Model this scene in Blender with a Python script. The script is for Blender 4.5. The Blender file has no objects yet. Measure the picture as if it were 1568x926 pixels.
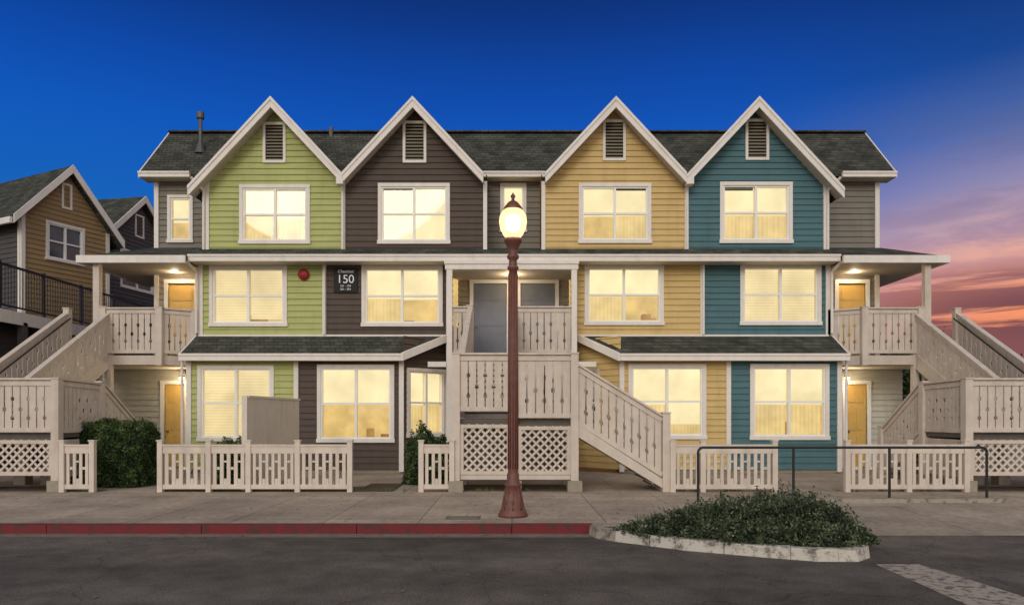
import bpy, math, random
from mathutils import Vector, noise
random.seed(7)
S=bpy.context.scene
# ---------------- image pixel coordinates to metres, at assumed depth, eye height and focal length ----------------
EYE=1.7; F=1045.0
def wx(u,d): return (u-784.0)/F*d
def wz(v,d): return EYE+(636.0-v)/F*d

# ---------------- materials ----------------
def lin(c):
    return tuple(((x/255.0)/12.92 if x/255.0<=0.04045 else ((x/255.0+0.055)/1.055)**2.4) for x in c)
def newmat(name):
    m=bpy.data.materials.new(name); m.use_nodes=True
    nt=m.node_tree; b=nt.nodes["Principled BSDF"]; return m,nt,b
def mat(name,col,rough=.7,var=.12,scale=3.0,bump=0.0,bscale=40,metal=0.0,stretch=(1,1,1),dirt=0.0,spec=.3):
    m,nt,b=newmat(name); N=nt.nodes; L=nt.links
    tc=N.new("ShaderNodeTexCoord"); mp=N.new("ShaderNodeMapping"); mp.inputs["Scale"].default_value=stretch
    L.new(tc.outputs["Object"],mp.inputs[0])
    n=N.new("ShaderNodeTexNoise"); n.inputs["Scale"].default_value=scale; n.inputs["Detail"].default_value=5; n.inputs["Roughness"].default_value=.65
    L.new(mp.outputs[0],n.inputs["Vector"])
    r=N.new("ShaderNodeMapRange"); r.inputs[1].default_value=.25; r.inputs[2].default_value=.75
    r.inputs[3].default_value=1-var; r.inputs[4].default_value=1+var
    L.new(n.outputs["Fac"],r.inputs[0])
    mx=N.new("ShaderNodeMix"); mx.data_type='RGBA'; mx.blend_type='MULTIPLY'; mx.inputs[0].default_value=1
    mx.inputs[6].default_value=(*col,1); L.new(r.outputs[0],mx.inputs[7])
    out=mx.outputs[2]
    if dirt>0:
        n2=N.new("ShaderNodeTexNoise"); n2.inputs["Scale"].default_value=1.3; n2.inputs["Detail"].default_value=6
        mp2=N.new("ShaderNodeMapping"); mp2.inputs["Scale"].default_value=(3,3,.5); L.new(tc.outputs["Object"],mp2.inputs[0]); L.new(mp2.outputs[0],n2.inputs["Vector"])
        r2=N.new("ShaderNodeMapRange"); r2.inputs[1].default_value=.5; r2.inputs[2].default_value=.75; r2.inputs[4].default_value=dirt
        L.new(n2.outputs["Fac"],r2.inputs[0])
        m2=N.new("ShaderNodeMix"); m2.data_type='RGBA'; L.new(r2.outputs[0],m2.inputs[0]); L.new(out,m2.inputs[6]); m2.inputs[7].default_value=(col[0]*.5,col[1]*.46,col[2]*.4,1)
        out=m2.outputs[2]
    L.new(out,b.inputs["Base Color"])
    b.inputs["Roughness"].default_value=rough; b.inputs["Metallic"].default_value=metal; b.inputs["Specular IOR Level"].default_value=spec
    if bump>0:
        nb=N.new("ShaderNodeTexNoise"); nb.inputs["Scale"].default_value=bscale; nb.inputs["Detail"].default_value=3
        L.new(tc.outputs["Object"],nb.inputs["Vector"])
        bp=N.new("ShaderNodeBump"); bp.inputs["Strength"].default_value=bump; bp.inputs["Distance"].default_value=.02
        L.new(nb.outputs["Fac"],bp.inputs["Height"]); L.new(bp.outputs[0],b.inputs["Normal"])
    return m
def siding_mat(name,rgb,k=1.0):
    c=tuple(min(.85,x*k) for x in lin(rgb))
    return mat(name,c,.75,.12,1.6,.12,60,stretch=(.6,.6,6),dirt=.26)
M={}
M['green']=siding_mat("green_siding",(174,178,114))
M['brown']=siding_mat("brown_siding",(86,74,66))
M['yellow']=siding_mat("yellow_siding",(204,175,117))
M['teal']=siding_mat("teal_siding",(78,110,115))
M['grey']=siding_mat("grey_siding",(126,119,108))
M['pale']=siding_mat("pale_siding",(190,187,174))
M['dgrey']=siding_mat("dark_grey_siding",(82,77,74))
M['ochre']=siding_mat("ochre_siding",(150,124,88))
M['porchwall']=siding_mat("porch_wall_siding",(148,138,126))
M['trim']=mat("trim_paint",lin((226,217,207)),.6,.06,5,.05,80,dirt=.2)
M['fence']=mat("fence_paint",lin((208,194,179)),.65,.1,4,.1,60,dirt=.34)
M['rail']=mat("balustrade_paint",lin((202,188,174)),.65,.1,4,.1,60,dirt=.34)
M['sash']=mat("vinyl_sash",lin((236,233,226)),.4,.03,4)
M['door']=mat("door_paint",lin((118,122,134)),.45,.06,3)
M['doory']=mat("lit_door_paint",lin((212,174,100)),.45,.1,3)  # yellow wood tone with porch lamp warmth put into the base colour
M['dark']=mat("dark_void",(.02,.02,.018),.9,.1)
M['metal']=mat("black_metal",(.03,.028,.027),.45,.15,10,metal=.3)
M['pipe']=mat("galvanised_pipe",(.12,.11,.1),.5,.2,10,metal=.6)
M['lamp']=mat("oxide_red_iron",lin((108,66,54)),.5,.3,14,.3,60,spec=.5)
M['pier']=mat("concrete_pier",lin((150,140,125)),.9,.15,8,.3)
M['ivory']=mat("soffit_paint",lin((194,184,170)),.7,.06)
M['redbell']=mat("red_bell_paint",lin((150,20,25)),.35,.05)
M['signb']=mat("sign_board",(.008,.008,.009),.6,.1)
M['signw']=mat("sign_lettering",(.85,.85,.83),.6,.02)
M['louver']=mat("louver_paint",lin((128,120,104)),.7,.08)
M['plaster']=mat("panel_boards",lin((210,198,184)),.7,.06,4,.1,dirt=.2)
M['deckwood']=mat("deck_boards",lin((96,88,80)),.8,.15,6)
M['garage']=mat("garage_door_paint",lin((70,66,62)),.6,.1)

def shingle(name,base):
    m,nt,b=newmat(name); N=nt.nodes; L=nt.links
    tc=N.new("ShaderNodeTexCoord"); sx=N.new("ShaderNodeSeparateXYZ"); L.new(tc.outputs["Object"],sx.inputs[0])
    ad=N.new("ShaderNodeMath"); ad.operation='ADD'; L.new(sx.outputs[0],ad.inputs[0]); 
    yy=N.new("ShaderNodeMath"); yy.operation='MULTIPLY'; yy.inputs[1].default_value=.37; L.new(sx.outputs[1],yy.inputs[0]); L.new(yy.outputs[0],ad.inputs[1])
    cb=N.new("ShaderNodeCombineXYZ"); L.new(ad.outputs[0],cb.inputs[0]); L.new(sx.outputs[2],cb.inputs[1])
    br=N.new("ShaderNodeTexBrick"); br.inputs["Scale"].default_value=1; br.inputs["Brick Width"].default_value=.28; br.inputs["Row Height"].default_value=.115
    br.inputs["Mortar Size"].default_value=.012; br.inputs["Mortar Smooth"].default_value=.5
    br.inputs["Color1"].default_value=(*[x*1.3 for x in base],1); br.inputs["Color2"].default_value=(*[x*.75 for x in base],1); br.inputs["Mortar"].default_value=(*[x*.4 for x in base],1)
    L.new(cb.outputs[0],br.inputs["Vector"])
    n=N.new("ShaderNodeTexNoise"); n.inputs["Scale"].default_value=2; n.inputs["Detail"].default_value=6; L.new(tc.outputs["Object"],n.inputs["Vector"])
    r=N.new("ShaderNodeMapRange"); r.inputs[1].default_value=.3; r.inputs[2].default_value=.7; r.inputs[3].default_value=.7; r.inputs[4].default_value=1.3; L.new(n.outputs["Fac"],r.inputs[0])
    mx=N.new("ShaderNodeMix"); mx.data_type='RGBA'; mx.blend_type='MULTIPLY'; mx.inputs[0].default_value=1
    L.new(br.outputs["Color"],mx.inputs[6]); L.new(r.outputs[0],mx.inputs[7]); L.new(mx.outputs[2],b.inputs["Base Color"])
    b.inputs["Roughness"].default_value=.95; b.inputs["Specular IOR Level"].default_value=.1
    bp=N.new("ShaderNodeBump"); bp.inputs["Strength"].default_value=.5; bp.inputs["Distance"].default_value=.02; L.new(br.outputs["Fac"],bp.inputs["Height"]); bp.invert=True; L.new(bp.outputs[0],b.inputs["Normal"])
    return m
M['roof']=shingle("asphalt_shingles",lin((75,75,67)))

def emis(name,col,strength,var=0.0,scale=2.0,slats=False):
    m=bpy.data.materials.new(name); m.use_nodes=True; nt=m.node_tree; N=nt.nodes; L=nt.links
    N.remove(N["Principled BSDF"]); e=N.new("ShaderNodeEmission"); out=N["Material Output"]
    e.inputs[0].default_value=(*col,1); e.inputs[1].default_value=strength
    if var>0:
        tc=N.new("ShaderNodeTexCoord"); n=N.new("ShaderNodeTexNoise"); n.inputs["Scale"].default_value=scale; n.inputs["Detail"].default_value=3
        L.new(tc.outputs["Object"],n.inputs["Vector"])
        r=N.new("ShaderNodeMapRange"); r.inputs[1].default_value=.3; r.inputs[2].default_value=.7; r.inputs[3].default_value=strength*(1-var); r.inputs[4].default_value=strength*(1+var*.6)
        L.new(n.outputs["Fac"],r.inputs[0]); o=r.outputs[0]
        if slats:
            sx=N.new("ShaderNodeSeparateXYZ"); L.new(tc.outputs["Object"],sx.inputs[0])
            w=N.new("ShaderNodeMath"); w.operation='MULTIPLY'; w.inputs[1].default_value=2*math.pi/.085; L.new(sx.outputs[2],w.inputs[0])
            s=N.new("ShaderNodeMath"); s.operation='SINE'; L.new(w.outputs[0],s.inputs[0])
            a=N.new("ShaderNodeMath"); a.operation='MULTIPLY_ADD'; a.inputs[1].default_value=.06; a.inputs[2].default_value=.94; L.new(s.outputs[0],a.inputs[0])
            p=N.new("ShaderNodeMath"); p.operation='MULTIPLY'; L.new(a.outputs[0],p.inputs[0]); L.new(o,p.inputs[1]); o=p.outputs[0]
        L.new(o,e.inputs[1])
    L.new(e.outputs[0],out.inputs[0])
    m.cycles.emission_sampling='NONE'
    return m
M['blind']=emis("lit_roller_blind",(1.0,.835,.46),1.08,.15,1.3)  # blinds and curtains glow by themselves: room light put into emission
M['blind2']=emis("lit_slat_blind",(1.0,.79,.40),.98,.17,1.2,True)
M['sheer']=emis("lit_sheer_curtain",(1.0,.74,.31),.90,.2,1.6)
M['sheer2']=emis("dimmed_sheer_curtain_fold",(1.0,.72,.29),.84,.2,1.6)  # dimmer copy of the sheer: fold shade put into its emission
M['room']=emis("lit_room_wall",(1.0,.68,.24),.80,.25,1.7)  # room surfaces and furniture emit the room light; no lamp stands inside
M['roomb']=emis("lit_room_furniture",(.85,.46,.14),.52,.35,3)
M['bulb']=emis("lamp_bulb",(1.0,.82,.52),25)
M['sconce']=emis("sconce_glass",(1.0,.78,.42),9)
def glass():
    m=bpy.data.materials.new("window_glass"); m.use_nodes=True; nt=m.node_tree; N=nt.nodes; L=nt.links
    N.remove(N["Principled BSDF"]); t=N.new("ShaderNodeBsdfTransparent"); g=N.new("ShaderNodeBsdfGlossy"); g.inputs["Roughness"].default_value=.03
    mx=N.new("ShaderNodeMixShader"); mx.inputs[0].default_value=.06; L.new(t.outputs[0],mx.inputs[1]); L.new(g.outputs[0],mx.inputs[2]); L.new(mx.outputs[0],N["Material Output"].inputs[0]); return m
M['glass']=glass()
M['dglass']=mat("unlit_glass",lin((52,74,78)),.12,.35,2.5,spec=.8)
def globe():
    m=bpy.data.materials.new("frosted_globe"); m.use_nodes=True; nt=m.node_tree; N=nt.nodes; L=nt.links
    N.remove(N["Principled BSDF"]); t=N.new("ShaderNodeBsdfTransparent"); e=N.new("ShaderNodeEmission"); e.inputs[0].default_value=(1,.66,.30,1); e.inputs[1].default_value=2.3
    mx=N.new("ShaderNodeMixShader"); mx.inputs[0].default_value=.6; L.new(t.outputs[0],mx.inputs[1]); L.new(e.outputs[0],mx.inputs[2]); L.new(mx.outputs[0],N["Material Output"].inputs[0]); m.cycles.emission_sampling='NONE'; return m
M['globe']=globe()

# ---------------- mesh builder ----------------
class MB:
    def __init__(s): s.v=[];s.f=[];s.m=[];s.mats=[]
    def mi(s,k):
        if k not in s.mats: s.mats.append(k)
        return s.mats.index(k)
    def face(s,pts,k):
        b=len(s.v); s.v+= [tuple(p) for p in pts]; s.f.append(tuple(range(b,b+len(pts)))); s.m.append(s.mi(k))
    def hexa(s,p,k):
        b=len(s.v); s.v+=[tuple(q) for q in p]; i=s.mi(k)
        for f in ((0,3,2,1),(4,5,6,7),(0,1,5,4),(1,2,6,5),(2,3,7,6),(3,0,4,7)):
            s.f.append(tuple(b+j for j in f)); s.m.append(i)
    def box(s,x0,x1,y0,y1,z0,z1,k):
        if x0>x1:x0,x1=x1,x0
        s.hexa([(x0,y0,z0),(x1,y0,z0),(x1,y1,z0),(x0,y1,z0),(x0,y0,z1),(x1,y0,z1),(x1,y1,z1),(x0,y1,z1)],k)
    def prism(s,pts,vec,k):
        n=len(pts); b=len(s.v); i=s.mi(k); vec=Vector(vec)
        s.v+=[tuple(p) for p in pts]+[tuple(Vector(p)+vec) for p in pts]
        s.f.append(tuple(range(b,b+n))); s.m.append(i); s.f.append(tuple(range(b+2*n-1,b+n-1,-1))); s.m.append(i)
        for j in range(n):
            q=(j+1)%n; s.f.append((b+j,b+q,b+n+q,b+n+j)); s.m.append(i)
    def beam(s,a,b_,w,h,k):
        a=Vector(a);b_=Vector(b_); d=(b_-a).normalized()
        side=d.cross(Vector((0,0,1)))
        if side.length<1e-3: side=Vector((1,0,0))
        side.normalize(); up=side.cross(d).normalized()
        sw=side*w/2; uh=up*h/2
        s.hexa([a-sw-uh,a+sw-uh,b_+sw-uh,b_-sw-uh,a-sw+uh,a+sw+uh,b_+sw+uh,b_-sw+uh],k)
    def tube(s,a,b_,r0,r1,k,n=10,cap=True):
        a=Vector(a);b_=Vector(b_); d=(b_-a).normalized(); t=Vector((0,0,1)) if abs(d.z)<.9 else Vector((1,0,0))
        x=d.cross(t).normalized(); y=d.cross(x); b=len(s.v); i=s.mi(k)
        for c,r in ((a,r0),(b_,r1)):
            for j in range(n):
                an=2*math.pi*j/n; s.v.append(tuple(c+x*math.cos(an)*r+y*math.sin(an)*r))
        for j in range(n):
            q=(j+1)%n; s.f.append((b+j,b+q,b+n+q,b+n+j)); s.m.append(i)
        if cap:
            s.f.append(tuple(range(b+n-1,b-1,-1))); s.m.append(i); s.f.append(tuple(range(b+n,b+2*n))); s.m.append(i)
    def lathe(s,cx,cy,prof,k,n=24):
        b=len(s.v); i=s.mi(k)
        for r,z in prof:
            for j in range(n):
                an=2*math.pi*j/n; s.v.append((cx+r*math.cos(an),cy+r*math.sin(an),z))
        for a in range(len(prof)-1):
            for j in range(n):
                q=(j+1)%n; s.f.append((b+a*n+j,b+a*n+q,b+(a+1)*n+q,b+(a+1)*n+j)); s.m.append(i)
    def make(s,name,parent=None,smooth=False):
        me=bpy.data.meshes.new(name); me.from_pydata(s.v,[],s.f)
        for k in s.mats: me.materials.append(M[k])
        me.polygons.foreach_set("material_index",s.m)
        if smooth: me.polygons.foreach_set("use_smooth",[True]*len(s.f))
        me.update(); o=bpy.data.objects.new(name,me); S.collection.objects.link(o)
        if parent: o.parent=parent
        return o
def empty(name,loc=(0,0,0)):
    o=bpy.data.objects.new(name,None); S.collection.objects.link(o); return o

class Fr:
    def __init__(s,o,d,n): s.o=Vector((o[0],o[1],0)); s.d=Vector((d[0],d[1],0)).normalized(); s.n=Vector((n[0],n[1],0)).normalized()
    def P(s,a,off,z): return s.o+s.d*a+s.n*off+Vector((0,0,z))
def front(d): return Fr((0,d),(1,0),(0,-1))
def fbox(mb,fr,s0,s1,o0,o1,z0,z1,k):
    P=fr.P
    mb.hexa([P(s0,o1,z0),P(s1,o1,z0),P(s1,o0,z0),P(s0,o0,z0),P(s0,o1,z1),P(s1,o1,z1),P(s1,o0,z1),P(s0,o0,z1)],k)
LAP=.185
def siding(mb,fr,s0,s1,z0,z1,k,gable=None,holes=(),lap=LAP):
    hs=[h for h in holes]
    z=z0
    while z<z1-1e-4:
        ct=min(z+lap,z1)
        br=sorted(set([z,ct]+[q for h in hs for q in (h[2],h[3]) if z<q<ct]))
        for za,zb in zip(br[:-1],br[1:]):
            oa=.030*(1-(za-z)/lap)+.002; ob=.030*(1-(zb-z)/lap)+.002
            def lim(q):
                lo,hi=s0,s1
                if gable:
                    a,zt,sl=gable; w=max(0,(zt-q)/sl); lo=max(lo,a-w); hi=min(hi,a+w)
                return lo,hi
            (l0,h0),(l1,h1)=lim(za),lim(zb)
            if h0-l0<.01: continue
            zm=(za+zb)/2
            cuts=sorted([(h[0],h[1]) for h in hs if h[2]<zm<h[3]])
            segs=[];cl0,cl1=l0,l1
            for a,b in cuts:
                if a>cl0: segs.append((cl0,a,cl1,a))
                cl0=cl1=max(b,cl0)
            if h0>cl0: segs.append((cl0,h0,cl1,h1))
            for a,b,c,d in segs:
                mb.face([fr.P(a,oa,za),fr.P(b,oa,za),fr.P(d,ob,zb),fr.P(c,ob,zb)],k)
                if abs(za-z)<1e-6:
                    mb.face([fr.P(a,-.002,za),fr.P(b,-.002,za),fr.P(b,oa,za),fr.P(a,oa,za)],k)
        z+=lap
def inner(w,t=.11): return (w[0]+t,w[1]-t,w[2]+t,w[3]-t)
def window(mb,fr,w,style=0,cols=2,lit=True,t=.11,trim='trim',cover=None,furn=1):
    s0,s1,z0,z1=w; a,b,c,d=inner(w,t)
    fbox(mb,fr,s0,s1,0,.055,d,z1,trim); fbox(mb,fr,s0-.02,s1+.02,0,.075,z0,c,trim)
    fbox(mb,fr,s0,a,0,.05,c,d,trim); fbox(mb,fr,b,s1,0,.05,c,d,trim)
    q=.045
    fbox(mb,fr,a,a+q,-.1,.02,c,d,'sash'); fbox(mb,fr,b-q,b,-.1,.02,c,d,'sash')
    fbox(mb,fr,a+q,b-q,-.1,.02,c,c+q,'sash'); fbox(mb,fr,a+q,b-q,-.1,.02,d-q,d,'sash')
    zm=(c+d)/2; iw=(b-a)/cols
    for i in range(1,cols): fbox(mb,fr,a+iw*i-.035,a+iw*i+.035,-.09,.025,c+q,d-q,'sash')
    for i in range(cols):
        x0=a+iw*i+(.035 if i else q); x1=a+iw*(i+1)-(.035 if i<cols-1 else q)
        fbox(mb,fr,x0,x1,-.07,.012,zm-.028,zm+.028,'sash')
    P=fr.P
    if not lit:
        mb.face([P(a,-.06,c),P(b,-.06,c),P(b,-.06,d),P(a,-.06,d)],'dglass'); return
    mb.face([P(a,-.05,c),P(b,-.05,c),P(b,-.05,d),P(a,-.05,d)],'glass')
    D=-1.1
    mb.face([P(a-.5,D,c-.2),P(b+.5,D,c-.2),P(b+.5,D,d+.2),P(a-.5,D,d+.2)],'room')
    mb.face([P(a-.01,-.11,c),P(a-.5,D,c),P(a-.5,D,d),P(a-.01,-.11,d)],'room')
    mb.face([P(b+.01,-.11,c),P(b+.5,D,c),P(b+.5,D,d),P(b+.01,-.11,d)],'room')
    mb.face([P(a,-.11,c-.01),P(b,-.11,c-.01),P(b+.5,D,c-.2),P(a-.5,D,c-.2)],'roomb')
    mb.face([P(a,-.11,d+.01),P(b,-.11,d+.01),P(b+.5,D,d+.2),P(a-.5,D,d+.2)],'blind')
    if furn:
        for _ in range(2):
            x=random.uniform(a,b-.3); h=random.uniform(.08,.22)*(d-c); ww=random.uniform(.2,.6)
            fbox(mb,fr,x,min(b,x+ww),-.95,-.6,c-.05,c+h,'roomb')
    for i in range(cols):
        x0=a+iw*i+.03; x1=a+iw*(i+1)-.03
        cv=cover[i] if cover else .55
        if cv<.9: cv+=random.uniform(-.02,.05)
        zb=d-(d-c)*cv
        off=-.14
        mb.face([P(x0,off,zb),P(x1,off,zb),P(x1,off,d),P(x0,off,d)],'blind2' if style else 'blind')
        fbox(mb,fr,x0,x1,off-.012,off+.012,zb-.03,zb,'blind2')
        if cv<.9 and random.random()<.7:
            p0=x0; o0=-.24; j=0
            while p0<x1-.01:
                p1=min(x1,p0+random.uniform(.035,.085)); o1=-.24-random.uniform(0,.04)
                mb.face([P(p0,o0,c),P(p1,o1,c),P(p1,o1,zb),P(p0,o0,zb)],'sheer' if j%2 else 'sheer2'); p0=p1; o0=o1; j+=1
def trimv(mb,fr,s0,s1,z0,z1,o=.06): fbox(mb,fr,s0,s1,-.02,o,z0,z1,'trim')
def vent(mb,fr,w,k='louver'):
    s0,s1,z0,z1=w;t=.08
    fbox(mb,fr,s0,s1,0,.055,z1-t,z1,'trim'); fbox(mb,fr,s0,s1,0,.06,z0,z0+t,'trim')
    fbox(mb,fr,s0,s0+t,0,.05,z0+t,z1-t,'trim'); fbox(mb,fr,s1-t,s1,0,.05,z0+t,z1-t,'trim')
    P=fr.P; mb.face([P(s0,-.06,z0),P(s1,-.06,z0),P(s1,-.06,z1),P(s0,-.06,z1)],'dark')
    n=11;h=(z1-z0-2*t)/n
    for i in range(n):
        z=z0+t+i*h
        mb.hexa([P(s0+t,.03,z),P(s1-t,.03,z),P(s1-t,.015,z),P(s0+t,.015,z),P(s0+t,-.03,z+h*.8),P(s1-t,-.03,z+h*.8),P(s1-t,-.045,z+h*.8),P(s0+t,-.045,z+h*.8)],k)
def gutter(mb,x0,x1,y,z0,z1,k='trim'):
    mb.box(x0,x1,y-.10,y,z0,z1,k); mb.box(x0-.005,x1+.005,y-.125,y-.10,z1-.05,z1+.012,k)

# =========================== APARTMENT BUILDING ===========================
B=empty("apartment_building")
D2=20.9; D1=20.1; DR=22.0
f2=front(D2); f1=front(D1); fr_=front(DR)
walls=MB(); tr=MB(); win=MB(); roof=MB()
XL=-9.55; XR=9.68
zT=wz(383,D2)
def pxw(u0,u1,v0,v1,d): return (wx(u0,d),wx(u1,d),wz(v1,d),wz(v0,d))
gab=[
 (314,526,415,'green',(367,475,283,374),(403,438,188,250)),
 (526,744,632,'brown',(579,689,281,374),(617,653,186,250)),
 (830,1051,943,'yellow',(886,997,281,373),(923,958,184,247)),
 (1051,1267,1162,'teal',(1102,1213,279,373),(1141,1177,183,246))]
zap=11.18; SL=1.075; DF=20.45
bounds=[]
for i,(uL,uR,ua,k,w,vt) in enumerate(gab):
    a,b,xa=wx(uL,D2),wx(uR,D2),wx(ua,DF)
    ww=pxw(*w,D2); vv=pxw(*vt,D2)
    siding(walls,f2,a,b,zT-.1,11.2,k,(xa,zap-.17,SL),[inner(ww),(vv[0]+.05,vv[1]-.05,vv[2]+.05,vv[3]-.05)])
    window(win,f2,ww,style=0,cover=[(.52,.52),(1,1),(.52,.52),(.52,.52)][i]); vent(win,f2,vv)
    eL={0:wx(288,DF),1:wx(524,DF),2:wx(835,DF),3:wx(1051,DF)}[i]
    eR={0:wx(524,DF),1:wx(740,DF),2:wx(1051,DF),3:wx(1292,DF)}[i]
    for xe in (eL,eR):
        ze=zap-abs(xe-xa)*SL; yb=24.3; t=.13
        roof.prism([(xa,DF,zap),(xe,DF,ze),(xe,DF,ze-t),(xa,DF,zap-t)],(0,yb-DF,0),'roof')
        tr.prism([(xa,DF+.0,zap-t-.004),(xe,DF,ze-t-.004),(xe,DF,ze-t-.03),(xa,DF,zap-t-.03)],(0,.45,0),'ivory')
        tr.prism([(xa,DF-.05,zap+.04),(xe,DF-.05,ze+.04),(xe,DF-.05,ze-.25),(xa,DF-.05,zap-.27)],(0,.046,0),'trim')
        tr.prism([(xa,DF-.075,zap+.06),(xe,DF-.075,ze+.06),(xe,DF-.075,ze-.05),(xa,DF-.075,zap-.05)],(0,.024,0),'trim')
    bounds.append((eL,eR,xa))
for u in (317,1264): trimv(tr,f2,wx(u-4,D2),wx(u+4,D2),zT-.05,8.95)
for u in (526,1051): trimv(tr,f2,wx(u-3,D2),wx(u+3,D2),zT-.05,8.85,.05)
for u in (743,832): trimv(tr,f2,wx(u-3,D2),wx(u+3,D2),zT-.05,8.85)
for u in (526,1051): tr.tube((wx(u,D2),D2-.1,8.75),(wx(u,D2),D2-.1,zT),.035,.035,'trim',8); tr.box(wx(u,D2)-.1,wx(u,D2)+.1,DF-.06,DF+.2,8.62,8.85,'trim')
def side(x,y0,y1,z0,z1,k,out):
    fr=Fr((x,y0),(0,1),(out,0)); siding(walls,fr,0,y1-y0,z0,z1,k)
side(wx(314,D2),D2,DR,zT-.1,9.1,'green',-1); side(wx(744,D2),D2,DR,zT-.1,9.1,'brown',1)
side(wx(830,D2),D2,DR,zT-.1,9.1,'yellow',-1); side(wx(1267,D2),D2,DR,zT-.1,9.1,'teal',1)
EL,ER=-11.5,wx(1345,DR)
wn=pxw(257,296,299,372,DR); siding(walls,fr_,EL,-9.2,zT-.6,9.3,'grey',None,[inner(wn,.09)]); window(win,fr_,wn,cols=1,t=.09,cover=[.5])
wn=pxw(766,806,281,356,DR); siding(walls,fr_,-.95,1.1,zT-.6,9.3,'grey',None,[inner(wn,.09)]); window(win,fr_,wn,cols=1,t=.09,cover=[.5])
siding(walls,fr_,9.6,ER,zT-.6,9.3,'grey')
for x in (EL+.06,ER-.06): trimv(tr,fr_,x-.07,x+.07,3.3,9.2)
trimv(tr,fr_,-9.75,-9.6,zT,9.2,.05)
walls.box(EL+.01,ER-.01,DR+1.3,27.0,0,9.0,'grey')
side(EL,DR,27,3.4,9.3,'grey',-1); side(ER,DR,27,3.4,9.3,'grey',1)
RE=21.6; zE=wz(264,RE); RY=23.5; zR=wz(204,RY); sl=(zR-zE)/(RY-RE)
xl,xr=wx(214,RE),wx(1371,RE)
def slab(mb,p,t,k): mb.prism(p,(0,0,-t),k)
slab(roof,[(xl,RE,zE),(xr,RE,zE),(xr,RY,zR),(xl,RY,zR)],.12,'roof')
slab(roof,[(xl,RY,zR),(xr,RY,zR),(xr,27.4,zR-3.9*.75),(xl,27.4,zR-3.9*.75)],.12,'roof')
for a,b in ((bounds[0][2],bounds[1][2]),(bounds[2][2],bounds[3][2])):
    y0=20.95; slab(roof,[(a,y0,zE-(RE-y0)*sl-.003),(b,y0,zE-(RE-y0)*sl-.003),(b,RE,zE-.003),(a,RE,zE-.003)],.1,'roof')
roof.beam((xl,RY,zR+.02),(xr,RY,zR+.02),.28,.05,'roof')
for a,b in ((xl,wx(292,RE)),(wx(738,RE),wx(835,RE)),(wx(1288,RE),xr)):
    gutter(tr,a,b,RE,zE-.17,zE-.01); tr.box(a,b,RE+.003,DR+.1,zE-.17,zE-.14,'ivory')
for x,sg in ((xl,-1),(xr,1)):
    tr.prism([(x+sg*.004,RE,zE-.17),(x+sg*.004,RE,zE+.02),(x+sg*.004,RY,zR+.02),(x+sg*.004,RY,zR-.19)],(sg*.04,0,0),'trim')
    walls.prism([(x-sg*.28,DR,9.2),(x-sg*.28,RY,zR-.15),(x-sg*.28,27,9.2)],(-sg*.05,0,0),'grey')
za,zb=wz(380,D2),wz(391,20.4)
slab(roof,[(XL-.1,20.4,zb),(XR+.1,20.4,zb),(XR+.1,D2+.02,za),(XL-.1,D2+.02,za)],.06,'roof')
gutter(tr,XL-.1,XR+.1,20.4,zb-.19,zb-.0); tr.box(XL-.1,XR+.1,20.403,D2,zb-.19,zb-.16,'ivory')
z2b=wz(515,D2); z2t=zb-.1
W2=[(305,497,'green',(321,440,406,500)),(497,684,'brown',(554,678,406,500)),(883,1075,'yellow',(895,1016,405,498)),(1075,1271,'teal',(1133,1257,404,498))]
for i,(a,b,k,w) in enumerate(W2):
    ww=pxw(*w,D2); siding(walls,f2,wx(a,D2),wx(b,D2),z2b-.15,z2t,k,None,[inner(ww)]); window(win,f2,ww,style=1 if i in (0,3) else 0,cover=[(1,.9),(.52,.52),(.52,.52),(1,1)][i])
for u in (308,1267): trimv(tr,f2,wx(u-3.5,D2),wx(u+3.5,D2),z2b,z2t)
for u in (497,1075): trimv(tr,f2,wx(u-3,D2),wx(u+3,D2),z2b,z2t,.05); tr.tube((wx(u,D2)+.02,D2-.1,z2t+.1),(wx(u,D2)+.02,D2-.1,z2b+.05),.035,.035,'trim',8)
for u in (687,880): trimv(tr,f2,wx(u-3.5,D2),wx(u+3.5,D2),0,z2t)
tr.box(XL,wx(684,D2),D2-.07,D2,z2b-.02,z2b+.05,'trim'); tr.box(wx(883,D2),XR,D2-.07,D2,z2b-.02,z2b+.05,'trim')
side(XL,D2,DR+.3,3.3,z2t+.2,'green',-1); side(XR,D2,DR+.3,3.3,z2t+.2,'teal',1)
side(-1.9,D2,DR,3.4,6.3,'porchwall',1); side(1.9,D2,DR,3.4,6.3,'porchwall',-1)
zlt=wz(513,D2); DE=19.8; zle=wz(542,DE)
for s,(xo,xc,xw) in ((-1,(XL-.08,wx(615,DE),wx(686,D2))),(1,(XR+.08,wx(948,DE),wx(885,D2)))):
    slab(roof,[(xo,DE,zle),(xc,DE,zle),(xw,D2,zlt),(xo,D2,zlt)],.07,'roof')
    gutter(tr,min(xo,xc),max(xo,xc),DE,zle-.19,zle)
    tr.box(min(xo,xc),max(xo,xc),DE+.003,D1+.02,zle-.19,zle-.165,'ivory')
    tr.prism([(xc,DE-.128,zle+.03),(xw,D2-.08,zlt+.03),(xw,D2-.08,zlt-.19),(xc,DE-.128,zle-.2)],(-s*.05,.01,0),'trim')
    tr.prism([(xo+s*.004,DE,zle+.02),(xo+s*.004,D2,zlt+.02),(xo+s*.004,D2,zlt-.17),(xo+s*.004,DE,zle-.17)],(s*.04,0,0),'trim')
z1t=zle-.15
W1=[(289,454,'green',(303,420,559,675)),(454,617,'brown',(486,604,558,677)),(951,1115,'yellow',(962,1081,557,672)),(1115,1282,'teal',(1148,1269,557,673))]
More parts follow.
